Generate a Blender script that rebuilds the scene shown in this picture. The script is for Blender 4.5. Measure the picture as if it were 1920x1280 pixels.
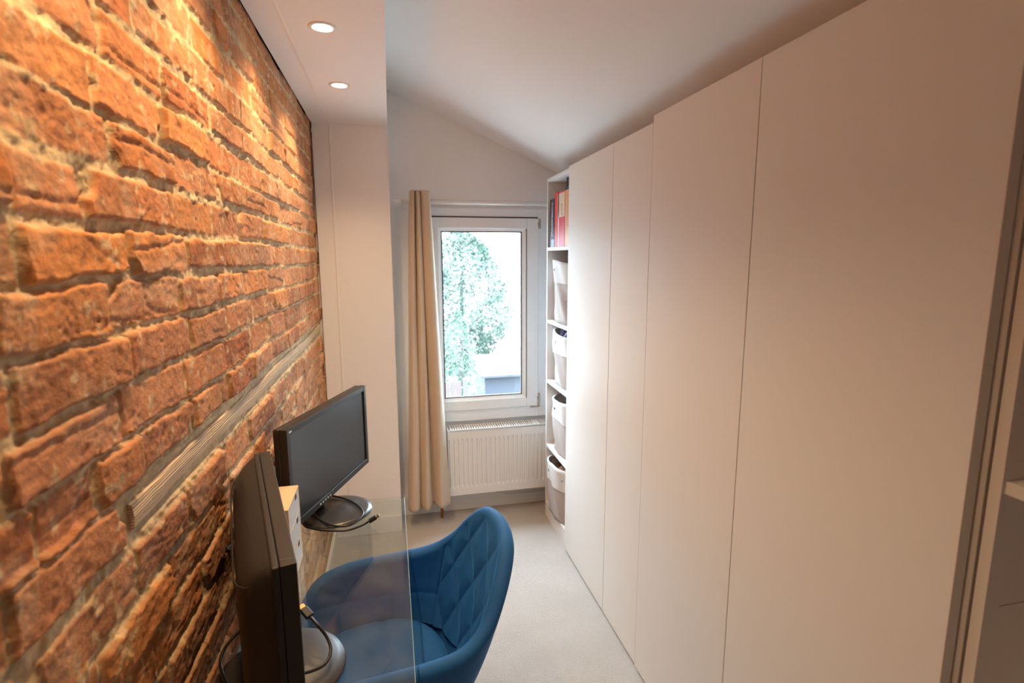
import bpy, bmesh, math, random
import numpy as np
from mathutils import Vector, Matrix
from math import sin, cos, pi, radians as R

random.seed(4)
sc = bpy.context.scene
for o in list(bpy.data.objects):
    bpy.data.objects.remove(o)
COL = sc.collection

# ------------------------------------------------------------------ camera
cd = bpy.data.cameras.new('camera'); cam = bpy.data.objects.new('camera', cd); COL.objects.link(cam)
EYE = Vector((0, 0, 1.58))
PITCH, YAW, ROLL = R(-8.9264), R(-12.7183), R(-0.218)
fw = Vector((-sin(YAW)*cos(PITCH), cos(YAW)*cos(PITCH), sin(PITCH)))
rt = Vector((cos(YAW), sin(YAW), 0)); up = rt.cross(fw)
r2 = cos(ROLL)*rt+sin(ROLL)*up; u2 = -sin(ROLL)*rt+cos(ROLL)*up
m = Matrix((r2, u2, -fw)).transposed().to_4x4(); m.translation = EYE
cam.matrix_world = m
cd.sensor_width = 36; cd.lens = 999.236*36/1920; cd.clip_start = 0.02; cd.clip_end = 200
cd.dof.use_dof = True; cd.dof.focus_distance = 1.7; cd.dof.aperture_fstop = 4.2
sc.camera = cam

# ------------------------------------------------------------------ world, exposure
w = bpy.data.worlds.new('sky'); sc.world = w; w.use_nodes = True
bg = w.node_tree.nodes['Background']
bg.inputs[0].default_value = (0.66, 0.84, 1.0, 1)
# overcast sky: brighter overhead than at the horizon
_nt = w.node_tree; _tc = _nt.nodes.new('ShaderNodeTexCoord'); _sx = _nt.nodes.new('ShaderNodeSeparateXYZ'); _mr = _nt.nodes.new('ShaderNodeMapRange')
_mr.inputs[3].default_value = 6.0; _mr.inputs[4].default_value = 46.0
_nt.links.new(_tc.outputs['Generated'], _sx.inputs[0]); _nt.links.new(_sx.outputs['Z'], _mr.inputs[0]); _nt.links.new(_mr.outputs[0], bg.inputs[1])
sc.view_settings.view_transform = 'Standard'; sc.view_settings.look = 'None'
sc.view_settings.exposure = 0.62; sc.view_settings.gamma = 1; sc.view_settings.use_curve_mapping = False
sc.cycles.use_denoising = True
sc.cycles.max_bounces = 14; sc.cycles.diffuse_bounces = 8; sc.cycles.transparent_max_bounces = 24
sc.cycles.sample_clamp_indirect = 6
# portal: guides the sky's own light through the window opening
pl = bpy.data.lights.new('window_portal', 'AREA'); pl.shape = 'RECTANGLE'; pl.size = .50; pl.size_y = 1.02
pl.cycles.is_portal = True
po = bpy.data.objects.new('window_portal', pl); COL.objects.link(po)
po.location = (.54, 3.27, 1.23); po.rotation_euler = (R(-90), 0, 0)
SPOT_W = 18.0
SPOT_COL = (1.0, .67, .36)

# ------------------------------------------------------------------ materials
def sock(n, *names):
    for k in names:
        if k in n.inputs: return n.inputs[k]
def mat(name, col, rough=.5, metal=0, bump=None, noise=None, sheen=0, spec=None, alpha=None, coat=0):
    M = bpy.data.materials.new(name); M.use_nodes = True
    nt = M.node_tree; b = nt.nodes['Principled BSDF']
    b.inputs['Base Color'].default_value = (*col, 1)
    b.inputs['Roughness'].default_value = rough; b.inputs['Metallic'].default_value = metal
    if spec is not None: b.inputs['Specular IOR Level'].default_value = spec
    if coat: b.inputs['Coat Weight'].default_value = coat
    if sheen:
        b.inputs['Sheen Weight'].default_value = sheen; b.inputs['Sheen Roughness'].default_value = .35
    tc = nt.nodes.new('ShaderNodeTexCoord')
    if noise:   # (scale, amount, second colour)
        n = nt.nodes.new('ShaderNodeTexNoise'); n.inputs['Scale'].default_value = noise[0]; n.inputs['Detail'].default_value = 6
        nt.links.new(tc.outputs['Object'], n.inputs['Vector'])
        mx = nt.nodes.new('ShaderNodeMix'); mx.data_type = 'RGBA'
        rp = nt.nodes.new('ShaderNodeMapRange'); rp.inputs[1].default_value = .35; rp.inputs[2].default_value = .65
        rp.inputs[4].default_value = noise[1]
        nt.links.new(n.outputs['Fac'], rp.inputs[0]); nt.links.new(rp.outputs[0], mx.inputs[0])
        mx.inputs[6].default_value = (*col, 1); mx.inputs[7].default_value = (*noise[2], 1)
        nt.links.new(mx.outputs[2], b.inputs['Base Color'])
    if bump:    # (scale, strength, distance)
        n = nt.nodes.new('ShaderNodeTexNoise'); n.inputs['Scale'].default_value = bump[0]; n.inputs['Detail'].default_value = 8
        nt.links.new(tc.outputs['Object'], n.inputs['Vector'])
        bp = nt.nodes.new('ShaderNodeBump'); bp.inputs['Strength'].default_value = bump[1]; bp.inputs['Distance'].default_value = bump[2]
        nt.links.new(n.outputs['Fac'], bp.inputs['Height']); nt.links.new(bp.outputs[0], b.inputs['Normal'])
    return M
def glass(name, tint, dust=0):
    M = bpy.data.materials.new(name); M.use_nodes = True; nt = M.node_tree
    nt.nodes.clear()
    out = nt.nodes.new('ShaderNodeOutputMaterial'); mx = nt.nodes.new('ShaderNodeMixShader')
    t = nt.nodes.new('ShaderNodeBsdfTransparent'); t.inputs[0].default_value = (*tint, 1)
    g = nt.nodes.new('ShaderNodeBsdfGlossy'); g.inputs['Roughness'].default_value = .01
    f = nt.nodes.new('ShaderNodeFresnel'); f.inputs[0].default_value = 1.52
    ge = nt.nodes.new('ShaderNodeNewGeometry'); io = nt.nodes.new('ShaderNodeMapRange')   # same reflectance from inside the pane
    io.inputs[3].default_value = 1.52; io.inputs[4].default_value = 1/1.52
    nt.links.new(ge.outputs['Backfacing'], io.inputs[0]); nt.links.new(io.outputs[0], f.inputs[0])
    nt.links.new(f.outputs[0], mx.inputs[0]); nt.links.new(t.outputs[0], mx.inputs[1]); nt.links.new(g.outputs[0], mx.inputs[2])
    if dust:
        m2 = nt.nodes.new('ShaderNodeMixShader'); df = nt.nodes.new('ShaderNodeBsdfDiffuse'); df.inputs[0].default_value = (.8, .8, .8, 1)
        tc = nt.nodes.new('ShaderNodeTexCoord'); n = nt.nodes.new('ShaderNodeTexNoise'); n.inputs['Scale'].default_value = 16; n.inputs['Detail'].default_value = 9
        r_ = nt.nodes.new('ShaderNodeMapRange'); r_.inputs[1].default_value = .4; r_.inputs[2].default_value = .75; r_.inputs[3].default_value = dust*.5; r_.inputs[4].default_value = dust*2.2
        nt.links.new(tc.outputs['Object'], n.inputs['Vector']); nt.links.new(n.outputs['Fac'], r_.inputs[0]); nt.links.new(r_.outputs[0], m2.inputs[0])
        nt.links.new(mx.outputs[0], m2.inputs[1]); nt.links.new(df.outputs[0], m2.inputs[2]); nt.links.new(m2.outputs[0], out.inputs[0])
        return M
    nt.links.new(mx.outputs[0], out.inputs[0])
    return M
def emit(name, col, s):
    M = bpy.data.materials.new(name); M.use_nodes = True
    b = M.node_tree.nodes['Principled BSDF']; b.inputs['Base Color'].default_value = (.8, .8, .8, 1)
    b.inputs['Emission Color'].default_value = (*col, 1); b.inputs['Emission Strength'].default_value = s
    return M
M_wall = mat('white_paint', (.86, .855, .85), .75, bump=(60, .12, .002))
M_ceil = mat('ceiling_paint', (.82, .815, .81), .8, bump=(40, .1, .002))
M_trim = mat('white_gloss_trim', (.82, .81, .79), .35)
M_foil = mat('satin_white_foil', (.80, .78, .745), .50, spec=.16, bump=(3, .02, .004))
M_board = mat('white_melamine', (.80, .79, .78), .4)
M_pvc = mat('white_upvc', (.84, .86, .88), .5, spec=.3)
M_rub = mat('black_gasket', (.02, .02, .022), .6)
M_dirt = mat('grimy_metal_hinge', (.32, .22, .13), .5, .4, noise=(90, .9, (.6, .58, .5)))
M_rad = mat('radiator_enamel', (.82, .81, .79), .22)
M_dark = mat('shadow_slot_black', (.03, .03, .03), .8)
M_cop = mat('copper_pipe', (.72, .25, .08), .35, .8)
M_cur = mat('beige_curtain_cotton', (.60, .49, .37), .9, bump=(350, .25, .002), sheen=.2)
M_carp = mat('pale_carpet', (.74, .69, .64), .98, bump=(240, 1.0, .014), noise=(5, .5, (.64, .585, .53)), sheen=.15)
M_pane = glass('window_glass', (.97, .985, .98))
M_desk = glass('desk_glass', (.925, .955, .94), .014)
M_edge = mat('green_glass_edge', (.42, .60, .54), .15, spec=.8)
M_blk = mat('black_plastic', (.018, .016, .015), .38, bump=(500, .15, .001))
M_blk2 = mat('matt_grey_black_plastic', (.026, .023, .021), .45, bump=(600, .2, .001), spec=.35)
M_scr = mat('screen_panel', (.022, .027, .033), .22, spec=.65)
M_btn = mat('silver_print', (.65, .66, .68), .4)
M_cab = mat('black_cable', (.015, .014, .014), .35)
M_gold = mat('gold_plug', (.55, .36, .16), .35, .9)
M_blue = mat('blue_velvet', (.005, .105, .36), .75, bump=(300, .18, .001), noise=(9, .6, (.008, .14, .44)), sheen=.5)
M_blue.node_tree.nodes['Principled BSDF'].inputs['Sheen Tint'].default_value = (.10, .45, .95, 1)
M_leg = mat('black_metal_leg', (.02, .02, .02), .4, .6)
M_birch = mat('birch_plywood', (.78, .58, .36), .5, noise=(14, .5, (.70, .50, .29)))
M_white = mat('pale_drawer_front', (.72, .68, .64), .5)
M_hole = mat('dark_finger_hole', (.05, .025, .015), .8)
M_can = mat('white_canvas', (.66, .63, .61), .9, bump=(200, .3, .002))
M_can2 = mat('shaded_pinkish_canvas', (.42, .355, .32), .9, bump=(200, .3, .002))  # pinkish grey fabric, darkened to hold the shade on the lower bodies
M_liner = mat('grey_felt_liner', (.42, .39, .36), .95)
M_rope = mat('grommet_metal', (.45, .42, .38), .4, .7)

# wood batten
def wood(name):
    M = mat(name, (.42, .30, .20), .8); nt = M.node_tree; b = nt.nodes['Principled BSDF']
    tc = nt.nodes.new('ShaderNodeTexCoord'); mp = nt.nodes.new('ShaderNodeMapping'); mp.inputs['Scale'].default_value = (30, 4, 60)
    n = nt.nodes.new('ShaderNodeTexWave'); n.bands_direction = 'Z'; n.inputs['Scale'].default_value = 1.2; n.inputs['Distortion'].default_value = 9
    n.inputs['Detail'].default_value = 4; n.inputs['Detail Scale'].default_value = .8
    cr = nt.nodes.new('ShaderNodeValToRGB'); cr.color_ramp.elements[0].color = (.44, .32, .20, 1); cr.color_ramp.elements[1].color = (.74, .58, .40, 1)
    bp = nt.nodes.new('ShaderNodeBump'); bp.inputs['Strength'].default_value = .6; bp.inputs['Distance'].default_value = .002
    L = nt.links
    L.new(tc.outputs['Object'], mp.inputs[0]); L.new(mp.outputs[0], n.inputs[0]); L.new(n.outputs['Fac'], cr.inputs[0])
    L.new(cr.outputs[0], b.inputs['Base Color']); L.new(n.outputs['Fac'], bp.inputs['Height']); L.new(bp.outputs[0], b.inputs['Normal'])
    return M
M_wood = wood('weathered_timber')
def brickmat():
    M = mat('rough_old_brick', (.5, .2, .1), .9); nt = M.node_tree; b = nt.nodes['Principled BSDF']; L = nt.links
    b.inputs['Specular IOR Level'].default_value = .25
    a = nt.nodes.new('ShaderNodeAttribute'); a.attribute_name = 'clay'
    tc = nt.nodes.new('ShaderNodeTexCoord')
    n = nt.nodes.new('ShaderNodeTexNoise'); n.inputs['Scale'].default_value = 55; n.inputs['Detail'].default_value = 10; n.inputs['Roughness'].default_value = .65
    mr = nt.nodes.new('ShaderNodeMapRange'); mr.inputs[1].default_value = .3; mr.inputs[2].default_value = .7; mr.inputs[3].default_value = .80; mr.inputs[4].default_value = 1.18
    mx = nt.nodes.new('ShaderNodeVectorMath'); mx.operation = 'SCALE'
    bp = nt.nodes.new('ShaderNodeBump'); bp.inputs['Strength'].default_value = .45; bp.inputs['Distance'].default_value = .0016
    n2 = nt.nodes.new('ShaderNodeTexNoise'); n2.inputs['Scale'].default_value = 190; n2.inputs['Detail'].default_value = 8
    bp2 = nt.nodes.new('ShaderNodeBump'); bp2.inputs['Strength'].default_value = .7; bp2.inputs['Distance'].default_value = .0018
    for q in (n, n2): L.new(tc.outputs['Object'], q.inputs['Vector'])
    L.new(n.outputs['Fac'], mr.inputs[0]); L.new(a.outputs['Color'], mx.inputs[0]); L.new(mr.outputs[0], mx.inputs['Scale'])
    L.new(mx.outputs[0], b.inputs['Base Color']); L.new(n.outputs['Fac'], bp.inputs['Height'])
    L.new(n2.outputs['Fac'], bp2.inputs['Height']); L.new(bp.outputs[0], bp2.inputs['Normal']); L.new(bp2.outputs[0], b.inputs['Normal'])
    return M
M_brick = brickmat()

# ------------------------------------------------------------------ helpers
def box(bm, x0, x1, y0, y1, z0, z1, mi=0, bev=0):
    vs = [bm.verts.new((x, y, z)) for x in (x0, x1) for y in (y0, y1) for z in (z0, z1)]
    q = [(0, 1, 3, 2), (4, 6, 7, 5), (0, 4, 5, 1), (2, 3, 7, 6), (0, 2, 6, 4), (1, 5, 7, 3)]
    fs = [bm.faces.new([vs[i] for i in f]) for f in q]
    for f in fs: f.material_index = mi
    if bev:
        es = list({e for f in fs for e in f.edges})
        r = bmesh.ops.bevel(bm, geom=es, offset=bev, segments=2, affect='EDGES', profile=.5)
        for f in r['faces']: f.material_index = mi
def bmn(): return bmesh.new()
def obj(name, bm, mats, parent=None, smooth=False, loc=None):
    bmesh.ops.recalc_face_normals(bm, faces=bm.faces)
    me = bpy.data.meshes.new(name); bm.to_mesh(me); bm.free()
    if not isinstance(mats, (list, tuple)): mats = [mats]
    for m_ in mats: me.materials.append(m_)
    if smooth:
        me.polygons.foreach_set('use_smooth', [True]*len(me.polygons))
    o = bpy.data.objects.new(name, me); COL.objects.link(o)
    if parent: o.parent = parent
    if loc: o.location = loc
    return o
def thing(name, label, cat, loc=(0, 0, 0), rz=0, group=None):
    o = bpy.data.objects.new(name, None); COL.objects.link(o); o.empty_display_size = .05
    o.location = loc; o.rotation_euler = (0, 0, rz)
    return tag(o, label, cat, group)
def tag(o, label, cat, group=None):
    o['label'] = label; o['category'] = cat
    if group: o['group'] = group
    return o
def struct(o): o['kind'] = 'structure'; return o
def ebox(name, m_, parent, *a, bev=.0015):
    bm = bmn(); box(bm, *a, bev=bev); return obj(name, bm, m_, parent)
def lathe(bm, prof, n=48, c=(0, 0), mi=0):
    rings = []
    for r, z in prof:
        if r < 1e-6: rings.append([bm.verts.new((c[0], c[1], z))])
        else: rings.append([bm.verts.new((c[0]+r*cos(2*pi*i/n), c[1]+r*sin(2*pi*i/n), z)) for i in range(n)])
    for a, b in zip(rings, rings[1:]):
        for i in range(n):
            j = (i+1) % n
            if len(a) == 1 and len(b) == 1: continue
            if len(a) == 1: f = bm.faces.new((a[0], b[i], b[j]))
            elif len(b) == 1: f = bm.faces.new((a[i], a[j], b[0]))
            else: f = bm.faces.new((a[i], a[j], b[j], b[i]))
            f.material_index = mi
def catmull(P, n):
    P = [Vector(p) for p in P]; out = []
    Q = [P[0]*2-P[1]]+P+[P[-1]*2-P[-2]]
    for i in range(1, len(Q)-2):
        for k in range(n):
            t = k/n; a, b, c, d = Q[i-1:i+3]
            out.append(.5*((2*b)+(c-a)*t+(2*a-5*b+4*c-d)*t*t+(3*b-a-3*c+d)*t**3))
    out.append(P[-1]); return out
def tube(bm, pts, r, n=10):
    rings = []; prev = None
    for i, p in enumerate(pts):
        d = (pts[min(i+1, len(pts)-1)]-pts[max(i-1, 0)]).normalized()
        a = prev if prev is not None else (Vector((0, 0, 1)) if abs(d.z) < .9 else Vector((1, 0, 0)))
        a = (a-d*a.dot(d)).normalized(); prev = a; b = d.cross(a)
        rr = r[i] if isinstance(r, (list, tuple)) else r
        rings.append([bm.verts.new(p+rr*(a*cos(2*pi*k/n)+b*sin(2*pi*k/n))) for k in range(n)])
    for s, t in zip(rings, rings[1:]):
        for k in range(n): bm.faces.new((s[k], s[(k+1) % n], t[(k+1) % n], t[k]))
    bm.faces.new(rings[0][::-1]); bm.faces.new(rings[-1])
def grid(bm, P, wrapu=False, mi=0):
    V = [[bm.verts.new(p) for p in row] for row in P]
    nu = len(V); nv = len(V[0])
    for i in range(nu if wrapu else nu-1):
        for j in range(nv-1):
            bm.faces.new((V[i][j], V[(i+1) % nu][j], V[(i+1) % nu][j+1], V[i][j+1])).material_index = mi
    return V

# ------------------------------------------------------------------ brick wall
XW = -.375
def hsh(ix, iy, seed):
    h = (ix.astype(np.int64)*374761393+iy.astype(np.int64)*668265263+seed*982451653) & 0xffffffff
    h = ((h ^ (h >> 13))*1274126177) & 0xffffffff
    return ((h ^ (h >> 16)) & 0xffff)/65535.
def vn(a, b, s, seed):
    a = a/s; b = b/s; ia = np.floor(a); ib = np.floor(b); fa = a-ia; fb = b-ib
    fa = fa*fa*(3-2*fa); fb = fb*fb*(3-2*fb)
    g = lambda i, j: hsh(ia+i, ib+j, seed)
    return (g(0, 0)*(1-fa)+g(1, 0)*fa)*(1-fb)+(g(0, 1)*(1-fa)+g(1, 1)*fa)*fb-.5
def fbm(a, b, s, seed, o=4):
    return sum(vn(a, b, s/2**k, seed+k)/1.7**k for k in range(o))
def brick_wall():
    ys = np.concatenate([np.arange(-3.0, -.2, .03), np.arange(-.2, .45, .012), np.arange(.45, 1.5, .0030), np.arange(1.5, 3.03, .0052)])
    zs = np.concatenate([np.arange(0, .5, .008), np.arange(.5, 2.275, .0034)])
    Y, Z = np.meshgrid(ys, zs)
    y = Y+.008*fbm(Y, Z, .05, 11, 3)+.0025*vn(Y, Z, .009, 77); z = Z+.007*fbm(Y, Z, .06, 22, 3)+.0025*vn(Y, Z, .009, 23)
    z = z+.006*vn(Y, Y*0, .35, 5)
    known = {2: [.895, 1.105, 1.36, 1.60], 3: [.85, 1.082, 1.33, 1.57, 1.83], 4: [.883, 1.13, 1.365, 1.6],
             5: [.66, .80, 1.066, 1.317, 1.535, 1.795, 2.046, 2.33, 2.71], 6: [.655, .899, 1.138, 1.372, 1.6, 1.86],
             7: [.829, 1.077, 1.305, 1.53, 1.80, 2.08], 8: [.615, .865, 1.115, 1.34, 1.60, 1.86], 9: [.59, .825, 1.07, 1.30, 1.55, 1.78],
             10: [.625, .745, .872, 1.084, 1.31, 1.53, 1.80], 12: [.82, 1.017, 1.245, 1.47, 1.73],
             13: [.70, .93, 1.16, 1.28, 1.5], 14: [.60, .84, 1.06, 1.20, 1.43]}
    tops = [(2.15, 2.09), (1.997, 1.938), (1.922, 1.864), (1.847, 1.786), (1.773, 1.715), (1.698, 1.638), (1.622, 1.561),
            (1.547, 1.486), (1.472, 1.41), (1.397, 1.33), (1.32, 1.26), (1.238, 1.185), (1.168, 1.097)]
    tops[0] = (2.147, 2.088)
    rows = []
    # upper rows
    up_ = [(2.30, 2.238), (2.222, 2.163), (2.147, 2.088), (2.072, 2.013)]
    for t in up_: rows.append((t, None))
    for i, t in enumerate(tops[1:], 1): rows.append((t, known.get(i)))
    zt = 1.083
    k = 13
    while zt > 0:
        rows.append(((zt, zt-.062), known.get(k))); zt -= .075; k += 1
    rows.append(((1.250, 1.188), [-3.0, -2.8, -2.55, -2.3, -2.05, -1.8, -1.55, -1.3, -1.05, -.85, -.6, -.36, -.13, .10, .33, .57, .815]))
    rng = random.Random(9)
    H = np.full(Y.shape, -1.0); Cc = np.zeros(Y.shape+(3,)); face = np.zeros(Y.shape)
    dist = np.full(Y.shape, -.01)
    bh = np.zeros(Y.shape); bid = np.zeros(Y.shape)
    pal = [(.52, .195, .068), (.50, .20, .082), (.56, .22, .070), (.45, .165, .062), (.50, .215, .10), (.47, .20, .095), (.42, .145, .055)]
    n = 0
    for ri, ((zt_, zb_), J) in enumerate(rows):
        if ri == 14: continue     # course of the timber strip
        if J is None:
            J = [.66+(ri % 2)*.12+rng.uniform(-.03, .03)]
        J = list(J)
        while J[-1] < 3.1 and ri != len(rows)-1: J.append(J[-1]+(rng.choice([.235, .245, .25, .255, .12]) if True else 0))
        while J[0] > -3.1: J.insert(0, J[0]-rng.choice([.225, .235, .24, .12]))
        for a, b in zip(J, J[1:]):
            n += 1
            g = rng.uniform(.003, .008)
            za, zb = zt_+.002+rng.uniform(-.003, .003), zb_-.0025+rng.uniform(-.003, .003)
            msk = (y > a) & (y < b) & (z > zb-.01) & (z < za+.01)
            if not msk.any(): continue
            yy = y[msk]; zz = z[msk]
            tilt = rng.uniform(-.03, .03)
            d = np.minimum(np.minimum(yy-a-g/2, b-g/2-yy), np.minimum(zz-zb, za-zz)+tilt*(yy-(a+b)/2)*.5)
            cut = rng.random()
            if cut < .3:   # knocked corner
                cy = a if rng.random() < .5 else b; cz = zb if rng.random() < .6 else za; rr = rng.uniform(.012, .035)
                d = np.minimum(d, np.hypot(yy-cy, zz-cz)-rr)
            dist[msk] = np.maximum(dist[msk], d)
            off = rng.uniform(-.006, .005); t1 = rng.uniform(-.03, .03); t2 = rng.uniform(-.06, .06)
            h = off+t1*(yy-(a+b)/2)+t2*(zz-(za+zb)/2)
            if rng.random() < .16:   # fold / pressed crease along the stretcher
                c0 = rng.uniform(zb+.012, za-.012); sl = rng.uniform(-.1, .1)
                h = h-.0025*np.exp(-((zz-c0-sl*(yy-a))/.003)**2)+.0015*(zz > c0+sl*(yy-a))
            bh[msk] = h; bid[msk] = n
            c = pal[rng.randrange(len(pal))]; f = rng.uniform(.8, 1.2)
            dust_and_light = min(1, max(0, (rng.uniform(0, .28)+(.16 if a > 1.5 else 0))))  # random dust, plus window and lamp light painted paler into farther bricks
            c = tuple(ci*f*(1-dust_and_light)+di*dust_and_light for ci, di in zip(c, (.60, .33, .19)))
            Cc[msk] = c
    prof = np.clip(dist/.0045, 0, 1); prof = prof*prof*(3-2*prof)
    rough = fbm(Y, Z, .03, 31, 4)*.0011+vn(Y, Z, .11, 44)*.003
    scratch = -.0022*np.exp(-(vn(Y*.35+Z*.9, Z*.3-Y*.25, .03, 211)/.05)**2)*np.clip(3*vn(Y, Z, .06, 212), 0, 1)
    pit = np.clip(-(fbm(Y, Z, .02, 61, 3))-.56, 0, 1)*.014
    scr = vn(Y*.8+Z*.6, Z*.8-Y*.6, .006, 201)*vn(Y, Z, .05, 202)*.006+fbm(Y, Z*1.7, .011, 203, 2)*.0010+scratch
    ridge = (.5-np.abs(fbm(Y*1.0, Z*2.2, .045, 91, 3)))*.0020
    face_h = bh+rough+ridge-pit+scr
    mort = -.0055+fbm(Y, Z, .016, 51, 4)*.0052+fbm(Y, Z, .12, 53, 2)*.007
    # crumbled hollow with mortar lumps, as beside the broken brick
    hol = np.exp(-(((Y-.80)/.035)**2+((Z-1.665)/.03)**2))
    mort = mort-hol*.010+hol*np.abs(fbm(Y, Z, .012, 71, 3))*.022
    h = mort*(1-prof)+face_h*prof
    h = np.where((Z > 1.178) & (Z < 1.25) & (Y > .80), np.minimum(h, -.010), h)
    cm = np.array((.66, .50, .29))*(1+.5*fbm(Y, Z, .03, 81)[..., None])
    dk = np.clip(.5+1.2*fbm(Y, Z, .09, 83), 0, 1)[..., None]
    cm = cm*(1-dk*.35)+np.array((.40, .33, .25))*dk*.35
    ds = np.clip(1.8*fbm(Y, Z, .07, 95, 3)-.15, 0, .55)[..., None]
    cb = Cc*(1-ds)+np.array((.60, .36, .22))*ds
    cb = cb*(1+.34*fbm(Y, Z, .06, 97)[..., None])*(1-.22*np.clip(6*(np.abs(scratch)-.0004)/.002, 0, 1))[..., None]
    spl = np.clip((fbm(Y, Z, .02, 99, 3)-.33)*6, 0, .7)[..., None]     # mortar smears
    cb = cb*(1-spl)+cm*spl
    pc = np.clip(dist/.003, 0, 1)[..., None]
    C = cm*(1-pc)+cb*pc
    X = XW+h
    nr, nc = Y.shape
    co = np.stack([X, Y, Z], -1).reshape(-1, 3)
    idx = np.arange(nr*nc).reshape(nr, nc)
    F = np.stack([idx[:-1, :-1], idx[:-1, 1:], idx[1:, 1:], idx[1:, :-1]], -1).reshape(-1, 4)
    me = bpy.data.meshes.new('wall_left')
    me.vertices.add(len(co)); me.vertices.foreach_set('co', co.ravel().astype(np.float32))
    me.loops.add(F.size); me.loops.foreach_set('vertex_index', F.ravel().astype(np.int32))
    me.polygons.add(len(F)); me.polygons.foreach_set('loop_start', np.arange(0, F.size, 4, dtype=np.int32))
    me.polygons.foreach_set('loop_total', np.full(len(F), 4, dtype=np.int32))
    me.update(calc_edges=True)
    me.polygons.foreach_set('use_smooth', np.ones(len(F), dtype=bool))
    at = me.color_attributes.new('clay', 'FLOAT_COLOR', 'POINT')
    at.data.foreach_set('color', np.concatenate([np.clip(C.reshape(-1, 3), .01, 1), np.ones((len(co), 1))], 1).ravel().astype(np.float32))
    me.materials.append(M_brick)
    o = bpy.data.objects.new('wall_left', me); COL.objects.link(o); struct(o)
    return o
wl = brick_wall()
# timber strip let into the wall
bm = bmn()
rg = random.Random(3)
for a, b in ((.83, 1.186), (1.19, 1.62), (1.623, 2.30), (2.303, 2.98)):
    n = int((b-a)/.03); P = []
    for i in range(n+1):
        yy = a+(b-a)*i/n; dz = .004*sin(yy*7)+rg.uniform(-.0008, .0008); dx = rg.uniform(-.0008, .0008)
        z0, z1 = 1.190+dz, 1.232+dz
        P.append([Vector(p) for p in ((-.41, yy, z0), (-.384, yy, z0), (-.3785+dx, yy, z0+.004), (-.3765+dx, yy, (z0+z1)/2), (-.3785+dx, yy, z1-.004), (-.384, yy, z1), (-.41, yy, z1))])
    V = grid(bm, P); bm.faces.new(V[0][::-1]); bm.faces.new(V[-1])
tb = obj('timber_strip', bm, M_wood, wl, smooth=False); tb['label'] = 'weathered grey-brown timber strip set in the brickwork'
bm = bmn(); box(bm, -.47, -.41, -3.0, 3.3, 0, 2.6); bk = obj('wall_backing', bm, M_dark, wl)

# ------------------------------------------------------------------ room shell
YF, YP = 3.19, 3.0
bm = bmn(); box(bm, -.45, 1.45, -3.1, 3.45, -.12, 0); fl = struct(obj('floor', bm, M_carp))
# far wall with window opening x .16..92 z .62..1.86
bm = bmn()
WX0, WX1, WZ0, WZ1 = .165, .915, .60, 1.85
for a in ((-.45, WX0, YF, YF+.25, 0, 2.7), (WX1, 1.45, YF, YF+.25, 0, 2.7), (WX0, WX1, YF, YF+.25, 0, WZ0), (WX0, WX1, YF, YF+.25, WZ1, 2.7)):
    box(bm, *a)
struct(obj('wall_back', bm, M_wall))
bm = bmn(); box(bm, -.364, .010, YP, YF, 0, 2.272); box(bm, -.41, -.366, YP+.03, YF, 0, 2.272)
struct(obj('wall_alcove', bm, M_wall))
bm = bmn(); box(bm, 1.30, 1.45, -3.1, 3.19, 0, 2.3); struct(obj('wall_right', bm, M_wall))
bm = bmn(); box(bm, -.45, 1.45, -3.15, -3.0, 0, 2.7); struct(obj('wall_front', bm, M_wall))
bm = bmn()
cs = [(-.44, 2.50), (.0, 2.503), (.40, 2.345), (1.0, 2.085), (1.30, 2.07), (1.30, 2.2), (-.44, 2.75)]
A = [bm.verts.new((x, -3.0, z)) for x, z in cs]; B = [bm.verts.new((x, YF, z)) for x, z in cs]
for i in range(len(cs)):
    j = (i+1) % len(cs); bm.faces.new((A[i], A[j], B[j], B[i]))
bm.faces.new(A); bm.faces.new(B[::-1])
struct(obj('ceiling', bm, M_ceil))
# dropped soffit along the brick wall, with holes for the lamps
SZ = 2.265
SPX = -.171; SPY = [2.363, 1.808, 1.253, .698]
bm = bmn()
hole = .034
ybr = sorted([-3.0, YP]+[v for s in SPY for v in (s-hole, s+hole)])
def sq(x0, x1, y0, y1):
    bm.faces.new([bm.verts.new(p) for p in ((x0, y0, SZ), (x1, y0, SZ), (x1, y1, SZ), (x0, y1, SZ))])
for i in range(len(ybr)-1):
    a, b = ybr[i], ybr[i+1]
    if i % 2 == 0: sq(-.366, .012, a, b)
    else:
        s = (a+b)/2
        sq(-.366, SPX-hole, a, b); sq(SPX+hole, .012, a, b)
        n = 32
        ring = [bm.verts.new((SPX+.0335*cos(2*pi*k/n), s+.0335*sin(2*pi*k/n), SZ)) for k in range(n)]
        def sqp(th):
            c, s_ = cos(th), sin(th); m_ = max(abs(c), abs(s_)); return (SPX+hole*c/m_, s+hole*s_/m_, SZ)
        ou = [bm.verts.new(sqp(2*pi*k/n)) for k in range(n)]
        for k in range(n): bm.faces.new((ring[k], ring[(k+1) % n], ou[(k+1) % n], ou[k]))
bmesh.ops.remove_doubles(bm, verts=bm.verts, dist=1e-5)
box(bm, .0, .012, -3.0, YF, SZ+.0005, 2.497)
box(bm, -.366, -.356, -3.0, YP, SZ+.0005, 2.497)
box(bm, -.366, .012, YP, YP+.01, SZ, 2.49)
so = obj('ceiling_soffit', bm, M_ceil); struct(so)
bm = bmn(); box(bm, -.2835, -.2745, -3.0, YP, SZ-.0025, SZ+.0004, bev=.001); struct(obj('trim_1', bm, M_trim))
bm = bmn(); box(bm, -.2835, -.2745, YP-.0025, YP+.001, .1, SZ-.0026, bev=.001); struct(obj('trim_2', bm, M_trim))
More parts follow.
